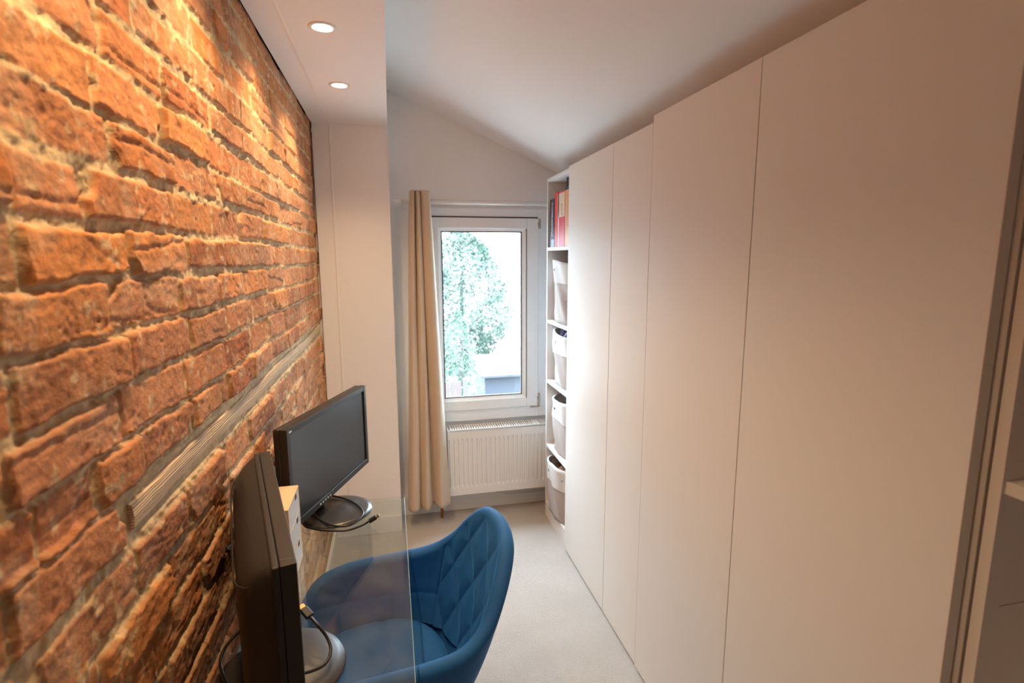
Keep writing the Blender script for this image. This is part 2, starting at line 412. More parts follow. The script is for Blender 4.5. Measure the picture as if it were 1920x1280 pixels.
# skirting
def skirt(name, pts):
    bm = bmn(); box(bm, *pts, bev=.003); struct(obj(name, bm, M_trim))
skirt('baseboard_left', (-.372, -.356, -3.0, YP-.016, 0, .05))
skirt('baseboard_alcove', (-.356, .012, YP-.015, YP, 0, .10))
skirt('baseboard_back', (.012, 1.29, YF-.016, YF, 0, .115))

# lamps
def downlight(y, lab):
    t = thing('recessed_downlight', lab, 'light', (SPX, y, SZ), 0, 'warm downlights in the dropped soffit')
    bm = bmn(); lathe(bm, [(.0415, .0), (.0415, -.002), (.038, -.0035), (.031, -.003), (.0285, .002), (.0275, .012), (.0285, .03), (.033, .03), (.033, .0)], 48)
    obj('trim_ring', bm, M_trim, t, True)
    bm = bmn(); lathe(bm, [(0, .010), (.027, .010), (.027, .0125), (0, .0125)], 40)
    obj('lens', bm, emit('lamp_glow', (1, .86, .70), 14), t)
    l = bpy.data.lights.new('bulb', 'SPOT'); l.energy = SPOT_W; l.color = SPOT_COL; l.spot_size = R(128); l.spot_blend = .95; l.shadow_soft_size = .022
    lo = bpy.data.objects.new('bulb', l); COL.objects.link(lo); lo.parent = t; lo.location = (0, 0, -.012)
downlight(SPY[0], 'round white downlight in the soffit, nearest the window wall')
downlight(SPY[1], 'round white downlight in the soffit, the larger near one')
for k_, s_ in enumerate(SPY[2:]):
    downlight(s_, ['lit soffit downlight above the upright near monitor', 'lit soffit downlight above the camera end of the desk',
                   'lit soffit downlight just behind the camera', 'lit soffit downlight farthest from the window'][k_])

# ------------------------------------------------------------------ window
win = struct(bpy.data.objects.new('window_1', None)); COL.objects.link(win); win.location = (0, 0, 0)
def frame(bm, x0, x1, z0, z1, t, y0, y1, bev=.003):
    box(bm, x0, x0+t, y0, y1, z0, z1, bev=bev); box(bm, x1-t, x1, y0, y1, z0, z1, bev=bev)
    box(bm, x0+t, x1-t, y0, y1, z1-t, z1, bev=bev); box(bm, x0+t, x1-t, y0, y1, z0, z0+t, bev=bev)
Yw = 3.165
bm = bmn()
for a in ((.15, .206, .585, 1.868), (.880, .955, .585, 1.868), (.206, .880, 1.814, 1.868), (.206, .880, .585, .654)): box(bm, a[0], a[1], Yw, YF+.06, a[2], a[3], bev=.003)
box(bm, .15, .955, Yw-.003, Yw+.01, 1.845, 1.868, bev=.002)
for a in ((.16, .225, .6, 1.85), (.862, .94, .6, 1.85), (.225, .862, 1.795, 1.85), (.225, .862, .6, .67)): box(bm, a[0], a[1], YF+.01, YF+.055, a[2], a[3])
obj('window_frame', bm, M_pvc, win)
# sash
SX0, SX1, SZ0, SZ1 = .208, .878, .655, 1.812
bm = bmn(); ys_ = Yw-.012
for a in ((SX0, SX0+.072, SZ0, SZ1), (SX1-.072, SX1, SZ0, SZ1), (SX0+.072, SX1-.072, SZ1-.062, SZ1), (SX0+.072, SX1-.072, SZ0, SZ0+.055)):
    box(bm, a[0], a[1], ys_, YF+.05, a[2], a[3], bev=.004)
for a in ((.27, .296, .71, 1.76), (.775, .81, .71, 1.76), (.296, .775, 1.732, 1.76), (.296, .775, .70, .736)): box(bm, a[0], a[1], ys_+.0305, ys_+.042, a[2], a[3])
obj('sash', bm, M_pvc, win)
bm = bmn()
gx0, gx1, gz0, gz1 = .297, .774, .737, 1.731
def bead(bm, x0, x1, z0, z1, w_, ya, yb):
    o_ = [(x0-w_, z0-w_), (x1+w_, z0-w_), (x1+w_, z1+w_), (x0-w_, z1+w_)]; i_ = [(x0, z0), (x1, z0), (x1, z1), (x0, z1)]
    O = [bm.verts.new((x, ya, z)) for x, z in o_]; I = [bm.verts.new((x, yb, z)) for x, z in i_]
    for k in range(4): bm.faces.new((O[k], O[(k+1) % 4], I[(k+1) % 4], I[k]))
bead(bm, gx0, gx1, gz0, gz1, .026, ys_+.001, ys_+.016)
obj('glazing_bead', bm, M_pvc, win)
bm = bmn(); frame(bm, gx0-.003, gx1+.003, gz0-.003, gz1+.003, .006, ys_+.014, ys_+.030, bev=0); obj('gasket', bm, M_rub, win)
bm = bmn(); box(bm, SX0+.006, SX1-.004, Yw-.0015, Yw-.0005, SZ1+.001, SZ1+.0075); obj('top_seal', bm, M_rub, win)
bm = bmn(); box(bm, gx0, gx1, ys_+.020, ys_+.024, gz0, gz1); obj('pane', bm, M_pane, win)
for z0_, z1_, nm in ((1.752, 1.808, 1), (.648, .735, 0)):
    bm = bmn(); box(bm, .879, .892, Yw-.012, Yw, z0_, z1_, bev=.002); box(bm, .873, .886, Yw-.016, Yw, z0_+.012, z1_-.018, bev=.003)
    if not nm: box(bm, .83, .888, Yw-.006, Yw, z0_-.004, z0_+.006, bev=.001)
    h = obj('hinge', bm, M_dirt, win)

# radiator below the window
rad = thing('radiator', 'white ribbed panel radiator under the window', 'radiator', (.30, 3.07, .15))
RX, RH, RD = .70, .40, .095
bm = bmn()
nr_ = 25; prof = []
pitch = RX/nr_
P = []
for zi, zz in enumerate((0, .02, .045, .06, RH-.06, RH-.045, RH-.02, RH)):
    dep = [0, 0, 0, 1, 1, 0, 0, 0][zi]
    row = []
    for i in range(nr_):
        for fx, d in ((.0, 0), (.14, 0), (.30, 1), (.72, 1), (.86, 0)):
            row.append(Vector((pitch*(i+fx), .0065*(1-d)*dep-(0 if dep else 0), zz)))
    row.append(Vector((RX, 0, zz)))
    P.append(row)
grid(bm, P)
obj('front_panel', bm, M_rad, rad, False)
bm = bmn(); box(bm, -.004, 0, -.001, RD, 0, RH+.012, bev=.001); box(bm, RX, RX+.004, -.001, RD, 0, RH+.012, bev=.001)
box(bm, 0, RX, .012, .016, 0, RH); box(bm, 0, RX, RD-.012, RD-.008, 0, RH); box(bm, 0, RX, -.001, .010, -.002, .0); obj('side_cover', bm, M_rad, rad)
bm = bmn()
for yy in (0, RD-.006): box(bm, 0, RX, yy, yy+.006, RH+.006, RH+.012)
for i in range(46):
    x = .015+i*(RX-.03)/46
    if 35 <= i <= 37: box(bm, x, x+.014, .006, RD-.006, RH+.006, RH+.013)
    else: box(bm, x, x+.007, .006, RD-.006, RH+.007, RH+.0115)
box(bm, 0, RX, .04, .044, RH+.006, RH+.012)
obj('top_grille', bm, M_rad, rad)
bm = bmn(); box(bm, 0, RX, .02, .08, .03, .05); box(bm, 0, RX, .02, .075, RH-.03, RH-.02); obj('fins', bm, M_dark, rad)
bm = bmn(); tube(bm, [Vector(p) for p in ((-.045, .03, -.15), (-.045, .03, .0), (-.045, .03, .06))], .0085, 16); tube(bm, [Vector(p) for p in ((-.045, .03, .05), (-.0, .03, .05))], .0085, 16)
obj('feed_pipe', bm, M_cop, rad, True)['label'] = 'copper feed pipe'
bm = bmn(); tube(bm, [Vector(p) for p in ((-.045, .03, .03), (-.045, .03, .075))], .016, 16); obj('valve', bm, M_trim, rad, True)

# white cable on the skirting
pts = catmull([(.42, 3.163, .148), (.50, 3.163, .128), (.60, 3.163, .110), (.68, 3.163, .079), (.76, 3.163, .078), (.85, 3.163, .075), (.92, 3.163, .080), (.97, 3.163, .118)], 6)
bm = bmn(); tube(bm, pts, .0028, 8); tag(obj('white_cable', bm, M_trim, None, True), 'thin white cable sagging across the skirting below the radiator', 'cable')

# ------------------------------------------------------------------ curtain and pole
cp = thing('curtain_pole', 'white curtain pole across the top of the window', 'curtain pole', (0, 3.10, 1.893))
bm = bmn(); tube(bm, [Vector((.07, 0, 0)), Vector((.55, 0, 0)), Vector((1.2, 0, 0))], .0135, 20); obj('rod', bm, M_trim, cp, True)
bm = bmn(); lathe(bm, [(0, -.03), (.012, -.027), (.017, -.018), (.018, -.008), (.013, 0), (.016, .006), (.016, .012), (.0, .013)], 24)
f_ = obj('finial', bm, M_trim, cp, True, loc=(.058, 0, 0)); f_.rotation_euler = (0, R(90), 0)
for bx in (.085, .99):
    bm = bmn(); tube(bm, [Vector((bx, 0, -.004)), Vector((bx, .06, -.004)), Vector((bx, .088, -.004))], .009, 12)
    box(bm, bx-.014, bx+.014, .082, .0895, -.035, .02, bev=.002); obj('bracket', bm, M_trim, cp)
def curtain():
    P = []
    zt, zb = 1.945, .105
    for i in range(90):
        v = i/89
        z = zt+(zb-zt)*v
        row = []
        e = v**.8
        xl = .117+(.052-.117)*e; xr = .226+(.296-.226)*e
        for j in range(181):
            u = j/180
            # folds: positions of the crevices move apart towards the hem
            cb = [0, .28+.03*e, .53+.08*e, 1.0]
            k = 0 if u < cb[1] else (1 if u < cb[2] else 2)
            wv = (u-cb[k])/(cb[k+1]-cb[k])
            fold = max(0.0, sin(pi*wv))
            y = 3.069-.066*fold**.34*(.8+.3*e)+.004*sin(v*9+u*20)*e+.004*sin(wv*7+v*5+k*2)
            x = xl+(xr-xl)*u+.006*sin(v*3.5+k*2)*e+.010*e*sin(pi*wv)*(v > 2)
            zz = z+(.010*(1-fold)*(1 if v > .97 else 0)+.02*(u-.1))*v
            row.append(Vector((x, y-.012*e, zz)))
        P.append(row)
    bm = bmn(); grid(bm, P)
    o = obj('curtain', bm, M_cur, None, True)
    s = o.modifiers.new('s', 'SOLIDIFY'); s.thickness = .0025
    return tag(o, 'beige full-length curtain gathered at the left of the window', 'curtain')
curtain()

# ------------------------------------------------------------------ wardrobes
XD = .871
def wardrobe(name, label, y0, y1, seams, H, xd, xr=1.22, gapn=.0015):
    t = thing(name, label, 'wardrobe', (xd, (y0+y1)/2, 0))
    ox, oy = xd, (y0+y1)/2
    bm = bmn(); a, b = y0-oy, y1-oy
    th = .022
    box(bm, th+.002, xr-ox, a, a+.018, .0, H-.004, bev=.001); box(bm, th+.002, xr-ox, b-.018, b, .0, H-.004, bev=.001)
    box(bm, th+.002, xr-ox, a+.018, b-.018, H-.022, H-.004, bev=.001); box(bm, th+.002, xr-ox, a+.018, b-.018, .06, .08)
    box(bm, xr-ox-.008, xr-ox, a+.018, b-.018, .08, H-.022); box(bm, th+.03, th+.045, a+.018, b-.018, 0, .06)
    obj('carcass', bm, M_board, t)
    ed = seams
    for p, q in zip(ed, ed[1:]):
        bm = bmn(); box(bm, 0, th, p-oy+gapn, q-oy-gapn, .012, H, bev=.0012); obj('door', bm, M_foil, t)
    return t
wardrobe('wardrobe', 'white wardrobe with plain flat doors, next to the shelf of fabric bins', 1.709, 2.578, [1.711, 2.037, 2.578], 2.021, XD)
wardrobe('wardrobe', 'larger white wardrobe with plain flat doors nearest the camera, slightly taller', .604, 1.706, [.612, 1.171, 1.706], 2.042, XD-.003)
# open unit at the right edge
t = thing('shelf_unit', 'open white wardrobe frame with shelves, cut by the right edge', 'shelf unit', (.893, .35, 0))
bm = bmn(); box(bm, 0, .33, .232, .250, 0, 2.04, bev=.001); obj('side_panel', bm, M_board, t)
bm = bmn(); box(bm, 0, .33, -.55, -.532, 0, 2.04, bev=.001); obj('side_panel', bm, M_board, t)
bm = bmn(); box(bm, .322, .33, -.532, .232, .06, 2.02); obj('back_panel', bm, M_board, t)
bm = bmn(); box(bm, .0, .33, -.532, .232, 2.02, 2.04, bev=.001); obj('top_board', bm, M_board, t)
for z in (.06, .62, 1.222, 1.62):
    bm = bmn(); box(bm, .005, .322, -.532, .232, z, z+.020, bev=.001); obj('shelf', bm, M_board, t)
bm = bmn(); box(bm, .03, .32, .2312, .2320, 1.03, 1.0308); obj('panel_joint', bm, M_liner, t)

# ------------------------------------------------------------------ bookcase
XB = .883; BY0, BY1 = 2.582, 2.993; BD = .29
bc = thing('bookcase', 'narrow white bookcase beside the window holding books and fabric bins', 'bookcase', (XB, (BY0+BY1)/2, 0))
hb = (BY1-BY0)/2; BH = 2.018
for s in (-1, 1):
    bm = bmn(); box(bm, 0, BD, s*hb-(.016 if s > 0 else 0), s*hb+(0 if s > 0 else .016), 0, BH, bev=.001); obj('side_panel', bm, M_board, bc)
bm = bmn(); box(bm, 0, BD, -hb+.016, hb-.016, BH-.018, BH, bev=.001); obj('top_board', bm, M_board, bc)
SH = [1.637, 1.222, .866, .469, .098]
for z in SH:
    bm = bmn(); box(bm, 0, BD-.006, -hb+.016, hb-.016, z-.018, z, bev=.001); obj('shelf', bm, M_board, bc)
bm = bmn(); box(bm, BD-.006, BD, -hb+.016, hb-.016, .08, BH-.018); obj('back_panel', bm, M_board, bc)
bm = bmn(); box(bm, .002, .016, -hb+.016, hb-.016, 0, .079); obj('plinth', bm, M_board, bc)

# fabric bins
def bin_(z0, H, x0, yc, wy, dx, label, seed, cuff=.115, bulge=0.0):
    t = thing('fabric_bin', label, 'storage bin', (x0+dx/2, yc, z0), 0, 'white fabric bins in the bookcase')
    def pt(th, z, off, k):
        e = 3.2
        c, s = cos(th), sin(th)
        r = (abs(c)**e+abs(s)**e)**(-1/e)
        zz = z/H
        a = dx/2*(.93+.07*zz)+off; b = wy/2*(.93+.07*zz)+off
        wr = .006*sin(5*th+seed+zz*6)*sin(zz*pi)+.004*sin(9*th-seed*2+11*zz)*(1-abs(zz-.4))
        sag = .010*cos(2*th+seed)*(zz**3)
        return Vector(((a+wr*k)*r*c, (b+wr*k)*r*s, z+sag+(bulge*zz*zz*(-c) if 0 else 0)))
    def sheet(z0_, z1_, off, nz, k=1, close=None):
        return [[pt(2*pi*i/72, z0_+(z1_-z0_)*j/nz, off, k) for j in range(nz+1)] for i in range(72)]
    bm = bmn()
    V = grid(bm, [o_+i_ for o_, i_ in zip(sheet(0, H-.004, 0, 16), [r_[::-1] for r_ in sheet(.006, H-.004, -.004, 16)])], wrapu=True)
    bm.faces.new([V[i][0] for i in range(72)]); bm.faces.new([V[i][-1] for i in range(72)])
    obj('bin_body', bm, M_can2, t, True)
    bm = bmn()
    grid(bm, [o_+i_ for o_, i_ in zip(sheet(H-cuff, H, .004, 8), [r_[::-1] for r_ in sheet(H-cuff*.5, H, -.006, 8)])], wrapu=True)
    obj('cuff', bm, M_can, t, True)
    for s in (-1, 1):
        bm = bmn(); c = pt(pi+s*.50+.25, H-.05, .005, 1)
        pr_ = [(.0045, -.002), (.009, -.002), (.009, .001), (.0045, .001)]
        lathe(bm, pr_, 20); bmesh.ops.rotate(bm, verts=bm.verts, cent=(0, 0, 0), matrix=Matrix.Rotation(R(90), 3, 'Y')); bmesh.ops.translate(bm, verts=bm.verts, vec=c)
        obj('eyelet', bm, M_rope, t, True)
    return t
YB = (BY0+BY1)/2
bin_(1.223, .335, .885, YB, .345, .255, 'white fabric bin on the second shelf, directly under the books', 1)
bin_(.867, .300, .889, YB-.004, .345, .25, 'white fabric bin on the third shelf, stuffed with blue-grey clothes', 2.4)
bin_(.470, .315, .889, YB, .340, .25, 'white fabric bin on the fourth shelf, dark cloth in its open top', 4.1)
bin_(.099, .310, .858, YB+.004, .345, .275, 'white fabric bin on the bottom shelf, bulging out past the bookcase', 5.2)

def cloth(name, label, x, y, z, sx, sy, sz, col, seed, cat='clothing', group=None):
    rg = random.Random(seed); ph = [rg.uniform(0, 6) for _ in range(6)]
    P = []
    for i in range(40):
        th = 2*pi*i/40; row = []
        for j in range(17):
            f = pi*j/16
            k = 1+.16*sin(3*th+ph[0]+2*f)+.10*sin(5*th+ph[1]-4*f)+.06*sin(9*f+ph[2]+th*2)
            row.append(Vector((sx*k*sin(f)*cos(th), sy*k*sin(f)*sin(th), sz*k*cos(f))))
        P.append(row)
    bm = bmn(); grid(bm, P, wrapu=True); bmesh.ops.remove_doubles(bm, verts=bm.verts, dist=1e-5)
    o = obj(name, bm, mat(name+'_cloth', col, .9, bump=(180, .4, .002), sheen=.3), None, True, loc=(x, y, z))
    return tag(o, label, cat, group)
cloth('folded_garment', 'black cloth poking from the bin under the books', .985, YB-.07, 1.535, .07, .08, .04, (.03, .03, .045), 1)
cloth('folded_garment', 'dark purple garment in the third-shelf bin, at the window end', .955, YB+.05, 1.150, .035, .035, .036, (.09, .07, .16), 2)
cloth('folded_garment', 'slate-blue garment in the third-shelf bin, at the wardrobe end', .95, YB-.085, 1.152, .045, .05, .038, (.16, .19, .32), 3)
cloth('folded_garment', 'white garment between blue ones in the third-shelf bin', .955, YB-.010, 1.140, .03, .025, .036, (.7, .7, .72), 4)
cloth('folded_garment', 'steel-blue cloth bulging from the fourth-shelf bin', .965, YB-.09, .755, .05, .055, .04, (.22, .28, .36), 5)
cloth('folded_garment', 'brown cloth in the bottom-shelf bin', .965, YB-.03, .365, .07, .06, .03, (.28, .14, .07), 6)
cloth('folded_garment', 'teal cloth in the bottom-shelf bin, at the wardrobe end', .925, YB-.125, .372, .03, .03, .025, (.02, .35, .30), 7)

# books on the top shelf (spines face the room, -x)
def book(y0, y1, h, dx, cover, label, z=1.637, x=.888, bands=(), marks=None, group='books on the top shelf'):
    t = thing('book', label, 'book', (x, (y0+y1)/2, z+.0004), 0, group)
    w_ = (y1-y0)/2
    C_ = mat('book_cover', cover, .45)
    bm = bmn(); box(bm, 0, .003, -w_, w_, 0, h, bev=.001); box(bm, 0, dx, -w_, -w_+.002, 0, h); box(bm, 0, dx, w_-.002, w_, 0, h); obj('cover', bm, C_, t)
    bm = bmn(); box(bm, .003, dx-.004, -w_+.002, w_-.002, .003, h-.004); obj('pages', bm, mat('paper', (.75, .7, .6), .8), t)
    for z0, z1, ya, yb, c in bands:
        bm = bmn(); box(bm, -.0008, .0, -w_+ya*2*w_, -w_+yb*2*w_, z0*h, z1*h); obj('spine_band', bm, mat('spine_print', c, .5), t)
    if marks:
        ya, yb, z0, z1, c, base = marks      # worn, unreadable lettering down the spine
        M = mat('spine_lettering', base, .5); nt = M.node_tree; tc = nt.nodes.new('ShaderNodeTexCoord'); mp = nt.nodes.new('ShaderNodeMapping'); mp.inputs['Scale'].default_value = (1, 60, 95)
        n = nt.nodes.new('ShaderNodeTexNoise'); n.inputs['Scale'].default_value = 2.2; n.inputs['Detail'].default_value = 1
        cr = nt.nodes.new('ShaderNodeValToRGB'); cr.color_ramp.interpolation = 'CONSTANT'; cr.color_ramp.elements[0].color = (*base, 1)
        cr.color_ramp.elements[1].position = .52; cr.color_ramp.elements[1].color = (*c, 1)
        nt.links.new(tc.outputs['Object'], mp.inputs[0]); nt.links.new(mp.outputs[0], n.inputs[0]); nt.links.new(n.outputs['Fac'], cr.inputs[0]); nt.links.new(cr.outputs[0], nt.nodes['Principled BSDF'].inputs['Base Color'])
        bm = bmn(); box(bm, -.0014, -.0009, -w_+ya*2*w_, -w_+yb*2*w_, z0*h, z1*h); obj('spine_lettering', bm, M, t)
    return t
book(2.866, 2.946, .262, .19, (.018, .022, .045), 'dark navy book with white spine lettering, nearest the window',
     bands=((0, .16, .0, .75, (.30, .42, .62)),), marks=(.35, .62, .22, .93, (.75, .78, .8), (.018, .022, .045)))
book(2.812, 2.860, .290, .20, (.72, .035, .03), 'tall bright red hardback between the navy and the cream-topped book')
book(2.690, 2.808, .285, .20, (.62, .045, .09), 'thick book with cream top and crimson lower spine',
     bands=((.54, .97, .0, 1, (.66, .55, .40)), (.0, .97, .80, .93, (.80, .78, .74))), marks=(.28, .50, .56, .78, (.60, .08, .09), (.66, .55, .40)))
book(2.622, 2.686, .282, .20, (.72, .34, .12), 'orange-brown book against the wardrobe end of the top shelf',
     bands=((.35, .95, .1, .5, (.62, .30, .18)),))
tb_ = obj('small_box', (lambda b_: (box(b_, -.06, .06, -.035, .035, 0, .075, bev=.003), b_)[1])(bmn()), mat('dark_green_card', (.02, .045, .03), .5), None, loc=(.985, 2.745, 1.637+.286))
tag(tb_, 'dark green box lying on the upright books', 'box')
bm = bmn(); box(bm, -.0645, -.0602, -.035, .035, .0, .026, bev=.0005); obj('blue_band', bm, mat('blue_card', (.07, .2, .42), .5), tb_)['label'] = 'blue lower band'
tb_ = obj('small_box', (lambda b_: (box(b_, -.05, .06, -.028, .028, 0, .072, bev=.003), b_)[1])(bmn()), mat('mustard_card', (.42, .33, .08), .5), None, loc=(.985, 2.674, 1.637+.286))
tag(tb_, 'mustard yellow box on the books, beside the dark green one', 'box')

# ------------------------------------------------------------------ glass desk (bent waterfall glass)
DZ = .74; T = .010
def desk():
    t = thing('glass_desk', 'narrow clear glass desk bent down at its ends, along the brick wall', 'desk', (0, 0, 0))
    y0, y1 = .52, 1.873; r = .045; x0, x1 = -.355, .0185
    prof = []
    for a in range(0, 13): th = pi/2*a/12; prof.append((y1-r+r*sin(th), DZ-r+r*cos(th)))
    out = [(y0, 0.0)]
    o_, i_ = [], []
    def add(y, z, ny, nz): o_.append((y, z)); i_.append((y-ny*T, z-nz*T))
    add(y0, 0, -1, 0)
    for a in range(13): th = pi/2*a/12; add(y0+r-r*cos(th), DZ-r+r*sin(th), -cos(th), sin(th))
    for a in range(13): th = pi/2*a/12; add(y1-r+r*sin(th), DZ-r+r*cos(th), sin(th), cos(th))
    add(y1, 0, 1, 0)
    o_[14:14] = [(y0+r+.004, DZ)]; i_[14:14] = [(y0+r+.004, DZ-T)]
    o_[15:15] = [(y1-r-.004, DZ)]; i_[15:15] = [(y1-r-.004, DZ-T)]
    o_.insert(1, (y0, DZ-r-.004)); i_.insert(1, (y0+T, DZ-r-.004)); o_.insert(len(o_)-1, (y1, DZ-r-.004)); i_.insert(len(i_)-1, (y1-T, DZ-r-.004))
    bm = bmn(); b = .0012
    def strip(L, x_a, x_b):
        return [[bm.verts.new((x, y, z)) for x in (x_a, x_b)] for y, z in L]
    O = strip(o_, x0+b, x1-b); I = strip(i_, x0+b, x1-b)
    for k in range(len(O)-1):
        bm.faces.new((O[k][0], O[k][1], O[k+1][1], O[k+1][0])); bm.faces.new((I[k][0], I[k+1][0], I[k+1][1], I[k][1]))
    for s, x in ((0, x0), (1, x1)):
        mo = [bm.verts.new((x, y+(yi-y)*.12, z+(zi-z)*.12)) for (y, z), (yi, zi) in zip(o_, i_)]
        mi_ = [bm.verts.new((x, y+(yi-y)*.88, z+(zi-z)*.88)) for (y, z), (yi, zi) in zip(o_, i_)]
        for k in range(len(O)-1):
            for q in ((O[k][s], O[k+1][s], mo[k+1], mo[k]), (mo[k], mo[k+1], mi_[k+1], mi_[k]), (mi_[k], mi_[k+1], I[k+1][s], I[k][s])):
                bm.faces.new(q).material_index = 1
    for k in (0, -1): bm.faces.new((O[k][0], O[k][1], I[k][1], I[k][0])).material_index = 1
    obj('bent_glass', bm, [M_desk, M_edge], t)
desk()

# ------------------------------------------------------------------ monitors
def rbox(bm, x0, x1, y0, y1, z0, z1, bev, mi=0): box(bm, x0, x1, y0, y1, z0, z1, mi, bev)
def monitor(label, cx, cy, face_dir, base, W, Hh, zb, depth, kind, tilt=0):
    # local frame: x = width, -y = viewer side
    rz = math.atan2(face_dir[1], face_dir[0])+pi/2
    t = thing('monitor', label, 'monitor', (cx, cy, DZ), rz, 'black monitors on the glass desk')
    z0 = zb-DZ; z1 = z0+Hh; b = .018; h = W/2
    bm = bmn()
    for a in ((-h, -h+b, z0, z1), (h-b, h, z0, z1), (-h+b, h-b, z1-b, z1), (-h+b, h-b, z0, z0+b*1.15)):
        box(bm, a[0], a[1], -.002, .022, a[2], a[3], bev=.0015)
    obj('bezel', bm, M_blk if kind == 'far' else M_blk2, t)
    bm = bmn(); box(bm, -h+b-.001, h-b+.001, .003, .012, z0+b, z1-b+.001); obj('screen', bm, M_scr, t)
    if kind == 'far':
        bm = bmn(); box(bm, -h+.0005, h-.0005, .0225, .042, z0+.0005, z1-.0005, bev=.004); box(bm, -.16, .16, .04, .062, z0+.03, z1-.05, bev=.01)
        obj('back_cover', bm, M_blk, t)
        for k in range(5):
            bm = bmn(); x = .045+k*.0165
            box(bm, -x-.0035, -x+.0035, -.0032, -.0015, z0+.007, z0+.012, bev=.0008); obj('button', bm, M_btn, t)
        bm = bmn(); box(bm, -h+.012, -h+.026, -.0026, -.0018, z1-.0135, z1-.0075); obj('badge', bm, M_btn, t)
    else:
        # frame side wall then a domed back that rounds in at the top and at both sides
        bm = bmn(); box(bm, -h+.0005, h-.0005, .0225, .034, z0+.0005, z1-.0005, bev=.003); obj('rear_frame', bm, M_blk2, t)
        P = []
        n = 36
        for i in range(n+1):
            u = -1+2*i/n; row = []
            for j in range(n+1):
                v = -1+2*j/n
                X = (h-.006)*(abs(u)**.8)*(1 if u > 0 else -1); Zz = (z0+z1)/2+(Hh/2-.006)*(abs(v)**.8)*(1 if v > 0 else -1)
                e = max(0, 1-abs(u)**9)**.55*max(0, 1-abs(v)**(5 if v > 0 else 8))**.6
                row.append(Vector((X, .033+.052*e, Zz)))
            P.append(row)
        bm = bmn(); grid(bm, P); obj('back_cover', bm, M_blk2, t, True)
        for k in range(2):   # vent lip curling round the cover
            pts = []
            zc = z1-.060-.006*k
            for a in range(0, 25):
                u = -1+2*a/24
                X = (h-.010)*u; e = max(0, 1-abs(u)**9)**.55
                pts.append(Vector((X, .0345+.0525*e, zc+.028*abs(u)**3)))
            bm = bmn(); tube(bm, pts, .0016, 6); obj('vent_ridge', bm, M_blk2, t, True)
    # stand
    bx, by = base
    M4 = Matrix.Rotation(-rz, 3, 'Z'); v = M4 @ Vector((bx-cx, by-cy, 0))
    n_ = bmn(); tube(n_, catmull([(v.x, .052, .008), (v.x, .052, .04), (0, .058, z0+.04), (0, .062, z0+.12)], 6), .029, 24)
    obj('neck', n_, M_blk, t, True)
    bm = bmn()
    if kind == 'far': lathe(bm, [(0, 0), (.112, 0), (.116, .003), (.115, .007), (.10, .0105), (.06, .0125), (.034, .015), (0, .016)], 64, (v.x, v.y))
    else: lathe(bm, [(0, 0), (.121, 0), (.125, .004), (.122, .011), (.108, .018), (.08, .0245), (.045, .029), (0, .031)], 64, (v.x, v.y))
    obj('base', bm, mat('base_plastic', (.05, .048, .05) if kind == 'far' else (.055, .053, .055), .3 if kind == 'far' else .42), t, True)
    return t
FD = Vector((.934, -.357))
monitor('black flat monitor facing the chair, screen visible, farther from the camera', -.209, 1.81, FD, (-.207, 1.765), .545, .308, .792, .04, 'far')
ND = Vector((.964, .265))
monitor('black monitor seen from behind and edge-on, nearest the camera', -.2285, 1.06, ND, (-.247, 1.055), .54, .325, .80, .04, 'near')

# cables
def cable(label, px, r=.0032, plug=None, plug_end=None):
    t = thing('display_cable', label, 'cable', px[0], 0)
    o_ = Vector(px[0])
    pts = [p-o_ for p in catmull(px, 8)]
    bm = bmn(); tube(bm, pts, r, 10); obj('cord', bm, M_cab, t, True)
    a, b = pts[0], pts[1]; d = (a-b).normalized()
    side = d.cross(Vector((0, 0, 1))).normalized(); upv = side.cross(d)
    M3 = Matrix((d, side, upv)).transposed()
    bm = bmn(); box(bm, 0, .026, -.0085, .0085, -.005, .005, bev=.002); bmesh.ops.rotate(bm, verts=bm.verts, cent=(0, 0, 0), matrix=M3); obj('plug', bm, M_blk, t)
    bm = bmn(); box(bm, .026, .036, -.0065, .0065, -.0028, .0028, bev=.0005); bmesh.ops.rotate(bm, verts=bm.verts, cent=(0, 0, 0), matrix=M3); obj('connector', bm, M_gold, t)
def pix(u, v, z):
    d = fw+(u-960)/999.236*r2+(640-v)/999.236*u2
    return tuple(EYE+d*((z-EYE.z)/d.z))
cable('black display cable coiled round the far monitor base, plug on the glass', [pix(*p) for p in
      ((692, 977, .755), (680, 984, .746), (655, 993, .746), (628, 995, .748), (598, 993, .748), (572, 986, .752), (566, 972, .757), (560, 950, .757), (568, 934, .757), (592, 926, .757), (622, 929, .757), (650, 936, .757), (672, 948, .757), (681, 963, .757), (668, 978, .757), (648, 986, .757), (620, 984, .757), (598, 972, .757), (586, 958, .760))])
cable('black display cable looping behind the near monitor, plug raised beside its base', [pix(*p) for p in
      ((582, 1156, .83), (596, 1172, .82), (612, 1193, .80), (620, 1215, .785), (615, 1237, .778), (598, 1252, .778))]
      + [(-.20, .99, .785), (-.25, 1.00, .785), (-.30, .985, .787)]
      + [pix(*p) for p in ((432, 1290, .79), (414, 1252, .79), (418, 1222, .80), (440, 1192, .81), (470, 1168, .82), (488, 1162, .83))])

